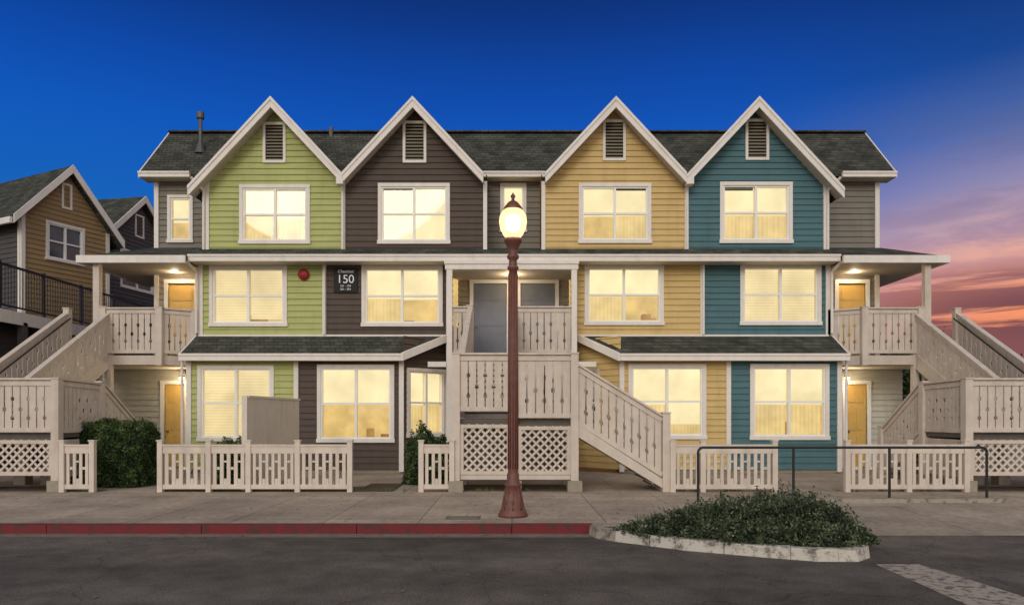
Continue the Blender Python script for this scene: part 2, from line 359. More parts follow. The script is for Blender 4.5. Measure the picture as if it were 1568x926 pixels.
for i,(a,b,k,w) in enumerate(W1):
    ww=pxw(*w,D1); xa=XL if i==0 else wx(a,D1); xb=XR if i==3 else wx(b,D1)
    siding(walls,f1,xa,xb,.12,z1t,k,None,[inner(ww)]); window(win,f1,ww,style=1 if i in(0,) else 0,cover=[(1,1),(.52,.52),(.52,.85),(.5,.5)][i])
for u in (454,1115): trimv(tr,f1,wx(u-3.5,D1),wx(u+3.5,D1),.1,z1t)
for x in (XL+.05,XR-.05,wx(615,D1),wx(952,D1)): trimv(tr,f1,x-.07,x+.07,.05,z1t)
side(XL,D1,DR+.3,.1,3.4,'green',-1); side(XR,D1,DR+.3,.1,3.4,'teal',1)
tr.tube((XL-.12,D1-.1,3.3),(XL-.12,D1-.1,.1),.04,.04,'trim',8); tr.tube((XR+.12,D1-.1,3.3),(XR+.12,D1-.1,.1),.04,.04,'trim',8)
walls.box(XL+.03,wx(617,D1),D1+.03,D2,0,.13,'pier'); walls.box(wx(951,D1),XR-.03,D1+.03,D2,0,.13,'pier')
for s,xc,k in ((-1,wx(617,D1),'brown'),(1,wx(951,D1),'yellow')):
    xe=-2.0 if s<0 else 1.98
    if s<0: fa=Fr((xc,D1),(xe-xc,1.15),(1.15,-(xe-xc)))
    else: fa=Fr((xe,D1+1.15),(xc-xe,-1.15),(-1.15,-(xc-xe)))
    Ln=math.hypot(xc-xe,1.15)
    w=(.12,Ln-.1,1.05,3.12) if s<0 else (.15,Ln*.55,1.05,3.12)
    siding(walls,fa,0,Ln,.12,4.05,k,None,[inner(w,.1)]); window(win,fa,w,style=0,cols=2 if s<0 else 1,t=.1,lit=(s<0),cover=(.52,.52))
dz0,dz1=3.5,wz(434,DR)
fc=front(DR)
d1=(wx(725,DR),wx(776,DR)); d2=(wx(797,DR),wx(850,DR))
siding(walls,fc,-1.95,1.95,3.3,6.3,'porchwall',None,[(d1[0],d1[1],dz0,dz1),(d2[0],d2[1],dz0,dz1)])
def door(fr,a,b,z0,z1,k='door',tk='sash'):
    t=.12
    fbox(win,fr,a-t,a,0,.06,z0,z1,tk); fbox(win,fr,b,b+t,0,.06,z0,z1,tk); fbox(win,fr,a-t,b+t,0,.065,z1,z1+t,tk)
    fbox(win,fr,a,b,-.09,-.04,z0,z1,k)
    w=(b-a)
    for (p,q) in ((.14,.46),(.54,.86)):
        for (r,s_) in ((.06,.38),(.45,.72),(.78,.93)):
            fbox(win,fr,a+w*p,a+w*q,-.04,-.025,z0+(z1-z0)*r,z0+(z1-z0)*s_,k)
    P=fr.P(a+.09,.0,z0+(z1-z0)*.43); win.tube(P+fr.n*-.04,P+fr.n*.03,.03,.035,'pipe',8)
door(fc,d1[0],d1[1],dz0,dz1); door(fc,d2[0],d2[1],dz0,dz1)
for x in (wx(706,DR),wx(866,DR)): fbox(win,fc,x-.07,x+.07,.03,.06,5.1,5.25,'signb')
siding(walls,front(DR+.3),-2.1,2.1,0,3.3,'dgrey')
tr.box(-1.98,1.96,20.15,20.38,wz(412,20.15),wz(401,20.15),'trim'); tr.box(-2.0,1.98,20.12,20.15,wz(403,20.15)-.02,wz(400,20.15),'trim')
tr.box(-1.9,1.9,20.38,DR,6.06,6.1,'ivory')
for x in (-1.85,1.84): tr.box(x-.08,x+.08,20.17,20.33,0,wz(412,20.15),'trim')
deck=MB()
deck.box(-.02,1.9,20.37,DR,3.38,3.5,'deckwood'); deck.box(-1.9,-.02,20.4,DR,3.38,3.5,'deckwood'); deck.box(-1.95,1.95,20.3,20.36,3.2,3.5,'rail')
deck.box(-2.5,-1.95,20.25,20.4,3.15,3.3,'trim'); deck.box(1.95,2.5,20.25,20.4,3.15,3.3,'trim')
deck.make("centre_deck",B)
lights=[]
for s in (-1,1):
    fs=front(DR+.3)
    xo=-13.4 if s<0 else 12.75; xi=XL if s<0 else XR
    a,b=(min(xo,xi),max(xo,xi))
    if s<0: da,db=wx(252,DR+.3),wx(284,DR+.3); ua,ub=wx(258,DR),wx(299,DR)
    else: da,db=wx(1295,DR+.3),wx(1327,DR+.3); ua,ub=wx(1283,DR),wx(1325,DR)
    zt=wz(588,DR+.3)
    siding(walls,fs,a,b,0,3.3,'pale',None,[(da,db,0,zt)]); door(fs,da,db,.02,zt,'doory')
    zt=wz(434,DR)
    siding(walls,front(DR),min(EL,-9.4) if s<0 else 9.4,-9.4 if s<0 else ER,3.4,zT-.2,'porchwall' if s<0 else 'grey',None,[(ua,ub,3.5,zt)]); door(front(DR),ua,ub,3.5,zt,'doory')
    side(xo,DR+.3,26.9,0,3.3,'grey',s)
    ze=wz(392,20.2); zw=wz(379,DR); xe=-12.78 if s<0 else 12.85; xw=(EL if s<0 else ER); xq=XL-.1 if s<0 else XR+.1
    roof.face([(xq,20.2,ze),(xe,20.2,ze),(xw,DR,zw),(xq,DR,zw)],'roof'); roof.face([(xe,20.2,ze),(xe,24,ze),(xw,24,zw),(xw,DR,zw)],'roof')
    tr.box(min(xe,xq),max(xe,xq),20.12,20.2,ze-.21,ze+.01,'trim'); tr.box(min(xe,xe+s*.08),max(xe,xe+s*.08),20.12,24,ze-.21,ze+.01,'trim')
    tr.box(min(xe,xq),max(xe,xq),20.203,DR+.0,ze-.2,ze-.17,'ivory'); tr.box(min(xe,xw),max(xe,xw),DR,24,ze-.2,ze-.17,'ivory')
    px=12.38; tr.box(s*px-.09,s*px+.09,20.3,20.48,0,ze-.2,'rail')
    lights.append((s*(10.62 if s<0 else 10.78),21.6,wz(414,21.6))); lights.append((s*(10.6 if s<0 else 10.75),21.9,wz(579,21.9)))
walls.make("walls",B); tr.make("trim_and_gutters",B); win.make("windows_doors_and_vents",B); roof.make("roof",B)
el=MB()
for s,x in ((-1,XL),(1,XR)):
    el.tube((x+s*.15,20.35,6.3),(x+s*.05,20.75,6.05),.045,.045,'trim',8); el.tube((x+s*.05,20.75,6.05),(x+s*.05,20.75,4.2),.04,.04,'trim',8)
    xx=wx(290,20.4) if s<0 else wx(1290,20.4)
    el.tube((xx,20.5,8.85),(xx*.975,20.8,8.55),.045,.045,'trim',8); el.tube((xx*.975,20.8,8.55),(xx*.975,20.8,6.75),.04,.04,'trim',8)
el.tube((wx(307,22.6),22.6,10.2),(wx(307,22.6),22.6,11.55),.06,.06,'pipe',12); el.tube((wx(307,22.6),22.6,11.52),(wx(307,22.6),22.6,11.72),.12,.12,'pipe',12); el.tube((wx(307,22.6),22.6,10.35),(wx(307,22.6),22.6,10.75),.2,.07,'pipe',12)
el.tube((wx(507,23.4),23.4,11.2),(wx(507,23.4),23.4,11.56),.08,.08,'pipe',12)
# conduit and outlet boxes on the ground-floor walls
for x in (wx(470,D1),wx(1128,D1)):
    el.box(x-.07,x+.07,D1-.09,D1-.03,.55,.75,'pipe'); el.tube((x,D1-.05,.1),(x,D1-.05,.55),.015,.015,'pipe',6)
el.make("downspouts_and_flues",B)
sc=MB(); lights.append((.0,21.2,5.98))
for x,y,z in lights:
    sc.lathe(x,y,[(.001,z+.09),(.08,z+.09),(.08,z+.05),(.001,z+.05)],'metal',12); sc.lathe(x,y,[(.001,z+.05),(.06,z+.045),(.075,z),(.05,z-.05),(.001,z-.06)],'sconce',12)
sc.make("porch_lights",B,True)
for i,(x,y,z) in enumerate(lights):
    l=bpy.data.lights.new("porch_bulb","POINT"); l.energy=24; l.color=(1,.78,.5); l.shadow_soft_size=.07
    o=bpy.data.objects.new("porch_bulb",l); o.location=(x,y-.12,z-.12); S.collection.objects.link(o); o.parent=B

sg=empty("address_sign"); q=MB(); a,b,c,d=pxw(512,548,411,448,D2); q.box(a,b,D2-.075,D2-.045,c,d,'signb'); q.make("board",sg)
def text(t,x,z,size,par,shear=0):
    cu=bpy.data.curves.new("lettering","FONT"); cu.body=t; cu.size=size; cu.align_x='CENTER'; cu.align_y='CENTER'; cu.extrude=.004; cu.shear=shear
    o=bpy.data.objects.new("lettering",cu); o.rotation_euler=(math.pi/2,0,0); o.location=(x,D2-.082,z); cu.materials.append(M['signw']); S.collection.objects.link(o); o.parent=par
mx_=(a+b)/2
text("Chestnut",mx_,d-.11,.13,sg,.3); text("150",mx_,(c+d)/2+.02,.36,sg); text("101 - 104",mx_,c+.19,.085,sg); text("201 - 204",mx_,c+.09,.085,sg)
q=MB(); x=wx(466,D2); z=wz(421,D2)
for r0,r1,y0,y1 in ((.06,.06,D2-.0,D2-.07),(.16,.17,D2-.06,D2-.09),(.17,.13,D2-.09,D2-.13),(.13,.03,D2-.13,D2-.15)): q.tube((x,y0,z),(x,y1,z),r0,r1,'redbell',20)
q.make("fire_alarm_bell")

# =========================== BALUSTRADES / STAIRS ===========================
def panel(mb,p0,p1,b0,t0,b1,t1,k='rail',bw=.165,posts=(0,0),cap=True,cut=True,th=.028):
    p0=Vector((p0[0],p0[1],0));p1=Vector((p1[0],p1[1],0)); L=(p1-p0).length; d=(p1-p0)/L; n=Vector((d.y,-d.x,0))
    if n.y>0: n=-n
    N=max(1,round(L/bw)); w=L/N; g=.028
    for i in range(N):
        s0=i*w+g/2+random.uniform(-.003,.003); s1=(i+1)*w-g/2+random.uniform(-.003,.003)
        def bz(s): return b0+(b1-b0)*s/L
        def tz(s): return t0+(t1-t0)*s/L
        def pt(s,fz): return p0+d*s+Vector((0,0,bz(s)+(tz(s)-bz(s))*fz))-n*th/2
        pts=[pt(s0,0),pt(s1,0)]
        def notch(edge,idx,sgn,up):
            if idx%2==0: seq=[(.24,0),(.25,.028),(.30,.028),(.315,.004),(.60,.004),(.615,.028),(.67,.028),(.68,0)]
            else: seq=[(.40,0),(.41,.028),(.47,.028),(.48,.004),(.78,.004),(.79,0)]
            if not up: seq=seq[::-1]
            return [pt(edge+sgn*e,h) for h,e in seq]
        if cut and i<N-1: pts+=notch(s1,i,-1,True)
        pts+=[pt(s1,1),pt(s0,1)]
        if cut and i>0: pts+=notch(s0,i-1,1,False)
        mb.prism(pts,n*th,k)
    if cap:
        a=p0+Vector((0,0,t0-.02)); b=p1+Vector((0,0,t1-.02)); mb.beam(a+Vector((0,0,.04)),b+Vector((0,0,.04)),.15,.045,k); mb.beam(a-Vector((0,0,.06)),b-Vector((0,0,.06)),.075,.10,k)
        a=p0+Vector((0,0,b0+.06)); b=p1+Vector((0,0,b1+.06)); mb.beam(a,b,.07,.10,k)
def post(mb,x,y,z0,z1,w=.17,k='rail'):
    mb.box(x-w/2,x+w/2,y-w/2,y+w/2,z0,z1,k); mb.box(x-w/2-.015,x+w/2+.015,y-w/2-.015,y+w/2+.015,z1,z1+.03,k)
def lattice(mb,x0,x1,y,z0,z1,k='rail',sp=.13,w=.048):
    def clip(c,sgn):
        xa,xb=((z0-c)/sgn,(z1-c)/sgn)
        lo=max(x0,min(xa,xb)); hi=min(x1,max(xa,xb))
        if hi-lo>.02: return (lo,sgn*lo+c),(hi,sgn*hi+c)
    for sgn,yy in ((1,y),(-1,y+.014)):
        cs=[z-sgn*x for x in (x0,x1) for z in (z0,z1)]
        c=min(cs)
        while c<max(cs):
            r=clip(c,sgn)
            if r:
                (a,b),(e,f_)=r
                mb.beam((a,yy,b),(e,yy,f_),.012,w,k)
            c+=sp*1.414
    t=.08
    mb.box(x0,x1,y-.03,y+.03,z1-t,z1,k); mb.box(x0,x1,y-.03,y+.03,z0,z0+t,k); mb.box(x0,x0+t,y-.027,y+.027,z0+t,z1-t,k); mb.box(x1-t,x1,y-.027,y+.027,z0+t,z1-t,k)
def flight(mb,x0,x1,y0,y1,z0,z1,n,axis='y',k='rail'):
    for i in range(n):
        za=z0+(z1-z0)*(i+1)/n if z1>z0 else z0+(z1-z0)*(i)/n
        a=y0+(y1-y0)*i/n; b=y0+(y1-y0)*(i+1)/n; lo,hi=min(a,b),max(a,b)
        if axis=='y':
            mb.box(x0,x1,lo-.02,hi,za-.045,za,'deckwood'); yr=(lo if z1>z0 else hi); mb.box(x0,x1,yr-.012,yr+.012,za-abs(z1-z0)/n,za-.045,k)
        else:
            mb.box(lo,hi+.02,x0,x1,za-.045,za,'deckwood'); mb.box(hi-.012,hi+.012,x0,x1,za-abs(z1-z0)/n,za-.045,k)
C=MB(); yF=15.3; yB=16.8; xa,xm,xb=-1.25,.05,1.4; zf=1.62; zt=3.06
for x,y in ((xa,yF),(xm,yF),(xb,yF),(xa,yB),(xm,yB),(xb,yB)): post(C,x,y,.25,zt+.02 if y==yF else zt); C.box(x-.16,x+.16,y-.16,y+.16,0,.25,'pier')
C.box(xa,xb,yF+.1,yB,zf-.1,zf,'deckwood')
C.box(xa,xb,yF+.03,yF+.09,zf-.22,zf-.1,'deckwood'); C.box(xa,xb,yB-.03,yB+.03,zf-.3,zf-.1,'rail')
panel(C,(xa+.08,yF),(xm-.08,yF),zf+.17,zt,zf+.17,zt,bw=.19); panel(C,(xm+.08,yF),(xb-.08,yF),zf+.02,zt,zf+.02,zt,bw=.19)
lattice(C,xa+.085,xm-.085,yF,.38,1.5); lattice(C,xm+.085,xb-.085,yF,.38,1.46)
C.box(xa+.09,xb-.09,yF-.02,yF+.02,.27,.37,'rail')
panel(C,(xa,yF+.08),(xa,yB-.08),zf+.05,zt,zf+.05,zt,cut=False)
panel(C,(xm+.08,yB),(xb-.08,yB),zf+.05,zt,zf+.05,zt)
panel(C,(xa,yF+.08),(xa,yB-.08),.3,zf-.1,.3,zf-.1,cap=False,cut=True,bw=.1)
flight(C,yF+.06,yF+1.2,xb+.09,3.38,zf-.18,0,9,'x')
for y in (yF,yF+1.25):
    C.prism([(xb+.085,y-.03,1.22),(3.5,y-.03,.0),(3.5,y-.03,.2),(xb+.085,y-.03,1.5)],(0,.06,0),'rail')
    panel(C,(xb+.085,y),(3.36,y),1.5,2.82,.32,1.68)
    post(C,3.45,y,0,1.75)
flight(C,xa+.05,xm-.05,yB,20.35,zf,3.5,11)
for x in (xa,xm):
    C.prism([(x-.03,yB,zf-.28),(x-.03,20.35,3.2),(x-.03,20.35,3.5),(x-.03,yB,zf+.05)],(.06,0,0),'rail')
    panel(C,(x,yB+.08),(x,20.25),zf+.1,3.15,3.6,4.85)
    post(C,x,20.35,3.1,4.95)
panel(C,(xm+.1,20.3),(1.76,20.3),3.55,4.9,3.55,4.9,bw=.19); panel(C,(-1.76,20.3),(xa-.09,20.3),3.55,4.9,3.55,4.9)
C.make("porch_staircase")

def side_stairs(s):
    C=MB(); X=lambda x:s*x
    yF=15.3;yB=16.9;zf=1.3;zt=2.5
    for x,y in ((10.2,yF),(12.0,yF),(13.5,yF),(10.2,yB),(11.45,yB),(12.1,yB),(13.5,yB)):
        post(C,X(x),y,.25,zt+.02); C.box(X(x)-.14,X(x)+.14,y-.14,y+.14,0,.25,'pier')
    a,b=sorted((X(10.2),X(13.5))); C.box(a,b,yF+.1,yB,zf-.1,zf,'deckwood'); C.box(a,b,yF+.03,yF+.08,zf-.22,zf-.1,'deckwood')
    for p,q in ((10.29,11.91),(12.09,13.41)):
        panel(C,(X(p),yF),(X(q),yF),zf+.02,zt,zf+.02,zt,bw=.19); l,h=sorted((X(p),X(q))); lattice(C,l,h,yF,.36,1.15)
    panel(C,(X(10.2),yF+.09),(X(10.2),yB-.09),zf+.0,zt,zf,zt-.03,cut=True,bw=.14)
    panel(C,(X(10.2),yF+.09),(X(10.2),yB-.09),.3,1.15,.3,1.15,cut=False,cap=False,bw=.12)
    panel(C,(X(13.5),yF+.09),(X(13.5),yB-.09),zf+.0,zt,zf,zt)
    panel(C,(X(11.54),yB),(X(12.01),yB),zf,zt,zf,zt)
    l,h=sorted((X(10.25),X(11.4))); flight(C,l,h,yB,18.9,zf,0,8)
    for x in (10.2,11.45):
        panel(C,(X(x),yB+.09),(X(x),18.7),zf+.0,zt-.02,.15,1.35,bw=.15); post(C,X(x),18.8,0,1.4)
        C.prism([(X(x)-.03,yB,zf-.3),(X(x)-.03,18.9,-.0),(X(x)-.03,18.9,.15),(X(x)-.03,yB,zf)],(.06,0,0),'rail')
    l,h=sorted((X(12.15),X(13.3))); flight(C,l,h,yB,20.5,zf,3.5,13)
    for x in (12.1,13.35):
        panel(C,(X(x),yB+.09),(X(x),20.4),zf+.05,zt+.08,3.45,4.72,bw=.2); post(C,X(x),20.5,0,4.9)
        C.prism([(X(x)-.03,yB,zf-.3),(X(x)-.03,20.5,3.15),(X(x)-.03,20.5,3.5),(X(x)-.03,yB,zf+.05)],(.06,0,0),'rail')
    C.tube((X(13.2),yB,zt-.15),(X(13.2),20.4,4.6),.022,.022,'metal',8)
    xo=12.2; xm=10.52; xi=9.72
    C.prism([(X(13.4),20.52,3.38),(X(xm),20.52,3.38),(X(xi),21.06,3.38),(X(9.6),DR+.2,3.38),(X(13.4),DR+.2,3.38)],(0,0,.12),'deckwood')
    C.prism([(X(xo),20.42,3.22),(X(xm),20.42,3.22),(X(xi),20.97,3.22),(X(xi),21.05,3.22),(X(xm),20.5,3.22),(X(xo),20.5,3.22)],(0,0,.28),'rail')
    C.prism([(X(13.4),20.6,3.2),(X(xm),20.6,3.2),(X(xi),21.2,3.2),(X(9.7),DR+.2,3.2),(X(13.4),DR+.2,3.2)],(0,0,.02),'ivory')
    for x,y in ((xo,20.4),(xm,20.4),(xi+.02,20.93)): post(C,X(x),y,3.2,4.92,.18)
    panel(C,(X(xo-.09),20.4),(X(xm+.09),20.4),3.55,4.88,3.55,4.88,bw=.19)
    panel(C,(X(xm-.08),20.46),(X(xi+.1),20.88),3.55,4.88,3.55,4.88,bw=.16)
    C.make("exterior_staircase")
side_stairs(-1); side_stairs(1)

def fence(xs,y=15.2,zt=1.06):
    C=MB()
    for x in xs: post(C,x,y,0,zt+.07,.11,'fence')
    for a,b in zip(xs[:-1],xs[1:]):
        a+=.055;b-=.055; C.box(a,b,y-.045,y+.045,zt-.04,zt,'fence'); C.box(a,b,y-.024,y+.024,zt-.2,zt-.04,'fence'); C.box(a,b,y-.03,y+.03,.07,.17,'fence')
        n=max(1,round((b-a)/.15)); w=(b-a)/n; g=.038
        for i in range(n):
            j=random.uniform(-.004,.004); y_=y+random.uniform(-.002,.002)
            C.box(a+i*w+g+j,a+(i+1)*w-g+j,y_-.016,y_+.016,.17,zt-.2,'fence')
            r_=min(b,a+(i+1)*w+g-.006)
            if i==n-1: continue
            l_=a+(i+1)*w-g+.006
            if i%2: C.box(l_,r_,y-.012,y+.012,.17,.30,'fence'); C.box(l_,r_,y-.012,y+.012,.66,.70,'fence')
            else: C.box(l_,r_,y-.012,y+.012,.50,.56,'fence')
    C.make("picket_fence")
W=lambda *u:[wx(q,15.2) for q in u]
fence(W(96,142)); fence(W(246,320,381,456,536)); fence(W(645,692)); fence(W(1030,1076,1186)); fence(W(1297,1391,1479))
C=MB(); n=10
for i in range(n):
    t0,t1=i/n,(i+1)/n; y0=15.5+3*t0; y1=15.5+3*t1-.03; x0=-6.0+.22*t0; x1=-6.0+.22*t1
    C.hexa([(x0-.02,y0,0.05),(x0+.02,y0,.05),(x1+.02,y1,.05),(x1-.02,y1,.05),(x0-.02,y0,2.1),(x0+.02,y0,2.1),(x1+.02,y1,2.1),(x1-.02,y1,2.1)],'plaster')
C.beam((-6.03,15.5,.5),(-5.81,18.5,.5),.06,.09,'plaster'); C.beam((-6.03,15.5,1.7),(-5.81,18.5,1.7),.06,.09,'plaster')
C.beam((-6.0,15.45,2.13),(-5.78,18.5,2.13),.1,.05,'plaster')
C.box(-6.1,-5.98,15.4,15.5,0,2.15,'plaster')
C.make("patio_partition")

# =========================== STREET LAMP ===========================
SLm=empty("street_lamp"); lx,ly=wx(785.5,11.54),11.54
C=MB()
C.lathe(lx,ly,[(0.001,0),(.25,0),(.25,.05),(.23,.07),(.23,.1),(.20,.12),(.19,.2),(.17,.22),(.165,.32),(.13,.38),(.125,.5),(.14,.52),(.14,.55),(.115,.57),(.105,.62),(.10,.72),(.085,.74)],'lamp',16)
C.lathe(lx,ly,[(.085,.74),(.082,1.5),(.078,3.0),(.07,4.15),(.095,4.17),(.095,4.21),(.07,4.23),(.065,4.32),(.10,4.36),(.10,4.40),(.07,4.43),(.08,4.5),(.12,4.58),(.15,4.62),(.16,4.66),(.13,4.70),(.001,4.70)],'lamp',24)
for j in range(12):
    an=2*math.pi*j/12; C.tube((lx+.083*math.cos(an),ly+.083*math.sin(an),.8),(lx+.073*math.cos(an),ly+.073*math.sin(an),4.1),.012,.010,'lamp',5)
for j in range(8):
    an=2*math.pi*j/8; C.tube((lx+.18*math.cos(an),ly+.18*math.sin(an),.1),(lx+.12*math.cos(an),ly+.12*math.sin(an),.5),.03,.015,'lamp',6)
C.make("post",SLm,True)
C=MB(); C.lathe(lx,ly,[(.12,4.70),(.17,4.76),(.215,4.86),(.235,4.97),(.225,5.06),(.19,5.13),(.15,5.17)],'globe',28); C.make("globe",SLm,True)
C=MB(); C.lathe(lx,ly,[(.15,5.17),(.165,5.19),(.13,5.24),(.08,5.30),(.03,5.33),(.025,5.37),(.045,5.40),(.02,5.44),(.001,5.47)],'lamp',20); C.make("cap",SLm,True)
C=MB(); C.lathe(lx,ly,[(.001,4.80),(.09,4.84),(.13,4.95),(.11,5.05),(.001,5.11)],'bulb',16); C.make("bulb",SLm,True)
l=bpy.data.lights.new("lamp_light","POINT"); l.energy=130; l.color=(1,.72,.4); l.shadow_soft_size=.25
o=bpy.data.objects.new("lamp_light",l); o.location=(lx,ly,4.97); S.collection.objects.link(o); o.parent=SLm

# =========================== HANDRAIL ===========================
C=MB(); r=.026; zh=1.07; yh=13.5
xs=[wx(1069,yh),wx(1215,yh),wx(1362,yh),wx(1511,yh)]
for x in xs: C.tube((x,yh,0),(x,yh,zh-(.1 if x in(xs[0],xs[-1]) else 0)),r,r,'metal'); C.tube((x,yh,0),(x,yh,.02),.06,.06,'metal')
C.tube((xs[0]+.1,yh,zh),(xs[-1]-.1,yh,zh),r,r,'metal')
for x,sg_ in ((xs[0],1),(xs[-1],-1)):
    pr=None
    for j in range(7):
        an=math.pi/2*j/6; p=(x+sg_*(.1-.1*math.cos(an)),yh,zh-.1+.1*math.sin(an))
        if pr: C.tube(pr,p,r,r,'metal')
        pr=p
C.make("metal_handrail",None,False)

# =========================== GROUND ===========================
def concrete(name,base,joint=1.5,jy=1.6):
    m,nt,b=newmat(name); N=nt.nodes; L=nt.links
    tc=N.new("ShaderNodeTexCoord")
    br=N.new("ShaderNodeTexBrick"); br.offset=0; br.inputs["Scale"].default_value=1; br.inputs["Brick Width"].default_value=joint; br.inputs["Row Height"].default_value=jy
    br.inputs["Mortar Size"].default_value=.010; br.inputs["Color1"].default_value=(*[x*1.07 for x in base],1); br.inputs["Color2"].default_value=(*[x*.9 for x in base],1); br.inputs["Mortar"].default_value=(*[x*.42 for x in base],1)
    L.new(tc.outputs["Object"],br.inputs["Vector"])
    o=br.outputs["Color"]
    for sc_,v,dt in ((.8,.26,8),(9,.17,5),(120,.14,2)):
        n=N.new("ShaderNodeTexNoise"); n.inputs["Scale"].default_value=sc_; n.inputs["Detail"].default_value=dt; L.new(tc.outputs["Object"],n.inputs["Vector"])
        r=N.new("ShaderNodeMapRange"); r.inputs[1].default_value=.3; r.inputs[2].default_value=.7; r.inputs[3].default_value=1-v; r.inputs[4].default_value=1+v; L.new(n.outputs["Fac"],r.inputs[0])
        mx=N.new("ShaderNodeMix"); mx.data_type='RGBA'; mx.blend_type='MULTIPLY'; mx.inputs[0].default_value=1; L.new(o,mx.inputs[6]); L.new(r.outputs[0],mx.inputs[7]); o=mx.outputs[2]
    n=N.new("ShaderNodeTexNoise"); n.inputs["Scale"].default_value=1.7; n.inputs["Detail"].default_value=8; n.inputs["Roughness"].default_value=.7; L.new(tc.outputs["Object"],n.inputs["Vector"])
    r=N.new("ShaderNodeMapRange"); r.inputs[1].default_value=.57; r.inputs[2].default_value=.7; r.inputs[4].default_value=.45; L.new(n.outputs["Fac"],r.inputs[0])
    mx=N.new("ShaderNodeMix"); mx.data_type='RGBA'; L.new(r.outputs[0],mx.inputs[0]); L.new(o,mx.inputs[6]); mx.inputs[7].default_value=(base[0]*.4,base[1]*.4,base[2]*.38,1); o=mx.outputs[2]
    L.new(o,b.inputs["Base Color"]); b.inputs["Roughness"].default_value=.9; b.inputs["Specular IOR Level"].default_value=.2
    return m
M['conc']=concrete("sidewalk_concrete",lin((168,151,133)))
M['conc2']=concrete("driveway_concrete",lin((160,145,128)),2.4,5)
def asphalt():
    m,nt,b=newmat("asphalt"); N=nt.nodes; L=nt.links; tc=N.new("ShaderNodeTexCoord")
    base=lin((98,90,82)); o=None
    rgb=N.new("ShaderNodeRGB"); rgb.outputs[0].default_value=(*base,1); o=rgb.outputs[0]
    for sc_,v,dt,st in ((.35,.38,7,(.5,1.6,1)),(2.5,.24,7,(1,1,1)),(60,.4,3,(1,1,1)),(220,.5,2,(1,1,1))):
        mp=N.new("ShaderNodeMapping"); mp.inputs["Scale"].default_value=st; L.new(tc.outputs["Object"],mp.inputs[0])
        n=N.new("ShaderNodeTexNoise"); n.inputs["Scale"].default_value=sc_; n.inputs["Detail"].default_value=dt; L.new(mp.outputs[0],n.inputs["Vector"])
        r=N.new("ShaderNodeMapRange"); r.inputs[1].default_value=.3; r.inputs[2].default_value=.7; r.inputs[3].default_value=1-v; r.inputs[4].default_value=1+v; L.new(n.outputs["Fac"],r.inputs[0])
        mx=N.new("ShaderNodeMix"); mx.data_type='RGBA'; mx.blend_type='MULTIPLY'; mx.inputs[0].default_value=1; L.new(o,mx.inputs[6]); L.new(r.outputs[0],mx.inputs[7]); o=mx.outputs[2]
    nn=N.new("ShaderNodeTexNoise"); nn.inputs["Scale"].default_value=1.5; nn.inputs["Detail"].default_value=6; L.new(tc.outputs["Object"],nn.inputs["Vector"])
    av=N.new("ShaderNodeVectorMath"); av.operation='MULTIPLY_ADD'; av.inputs[1].default_value=(.7,.7,.7); L.new(nn.outputs["Color"],av.inputs[0]); L.new(tc.outputs["Object"],av.inputs[2])
    vo=N.new("ShaderNodeTexVoronoi"); vo.feature='DISTANCE_TO_EDGE'; vo.inputs["Scale"].default_value=.38; L.new(av.outputs[0],vo.inputs["Vector"])
    r=N.new("ShaderNodeMapRange"); r.inputs[1].default_value=.002; r.inputs[2].default_value=.007; r.inputs[3].default_value=.35; r.inputs[4].default_value=0; L.new(vo.outputs["Distance"],r.inputs[0])
    mx=N.new("ShaderNodeMix"); mx.data_type='RGBA'; L.new(r.outputs[0],mx.inputs[0]); L.new(o,mx.inputs[6]); mx.inputs[7].default_value=(.02,.018,.016,1); o=mx.outputs[2]
    L.new(o,b.inputs["Base Color"]); b.inputs["Roughness"].default_value=.85; b.inputs["Specular IOR Level"].default_value=.2
    nb=N.new("ShaderNodeTexNoise"); nb.inputs["Scale"].default_value=150; L.new(tc.outputs["Object"],nb.inputs["Vector"]); bp=N.new("ShaderNodeBump"); bp.inputs["Strength"].default_value=.5; bp.inputs["Distance"].default_value=.01; L.new(nb.outputs["Fac"],bp.inputs["Height"]); L.new(bp.outputs[0],b.inputs["Normal"])
    return m
M['asphalt']=asphalt()
def worn(name,col,under,thr=.5,soft=.12,scale=6):
    m,nt,b=newmat(name); N=nt.nodes; L=nt.links; tc=N.new("ShaderNodeTexCoord")
    n=N.new("ShaderNodeTexNoise"); n.inputs["Scale"].default_value=scale; n.inputs["Detail"].default_value=8; n.inputs["Roughness"].default_value=.7; L.new(tc.outputs["Object"],n.inputs["Vector"])
    r=N.new("ShaderNodeMapRange"); r.inputs[1].default_value=thr; r.inputs[2].default_value=thr+soft; L.new(n.outputs["Fac"],r.inputs[0])
    mx=N.new("ShaderNodeMix"); mx.data_type='RGBA'; L.new(r.outputs[0],mx.inputs[0]); mx.inputs[6].default_value=(*col,1); mx.inputs[7].default_value=(*under,1)
    L.new(mx.outputs[2],b.inputs["Base Color"]); b.inputs["Roughness"].default_value=.8; return m
M['redcurb']=worn("red_curb_paint",lin((112,30,34)),lin((80,42,39)),.48)
M['curb']=worn("bare_curb",lin((156,144,128)),lin((100,92,82)),.5)
M['whitecurb']=worn("worn_white_curb",lin((192,184,170)),lin((108,100,90)),.49,.12,7)
M['line']=worn("road_paint",lin((172,158,140)),lin((96,88,80)),.5,.08,9)
M['soil']=mat("soil",lin((84,70,54)),.95,.4,12,.5,30)
M['pan']=mat("gutter_pan",lin((126,115,102)),.9,.2,5)
M['land']=mat("land",(.07,.07,.05),.95,.3,.05)
M['stain']=mat("manhole_iron",lin((104,96,88)),.7,.2,20)
g=MB(); g.face([(-1500,-1500,-.2),(1500,-1500,-.2),(1500,1500,-.2),(-1500,1500,-.2)],'land'); g.make("ground")
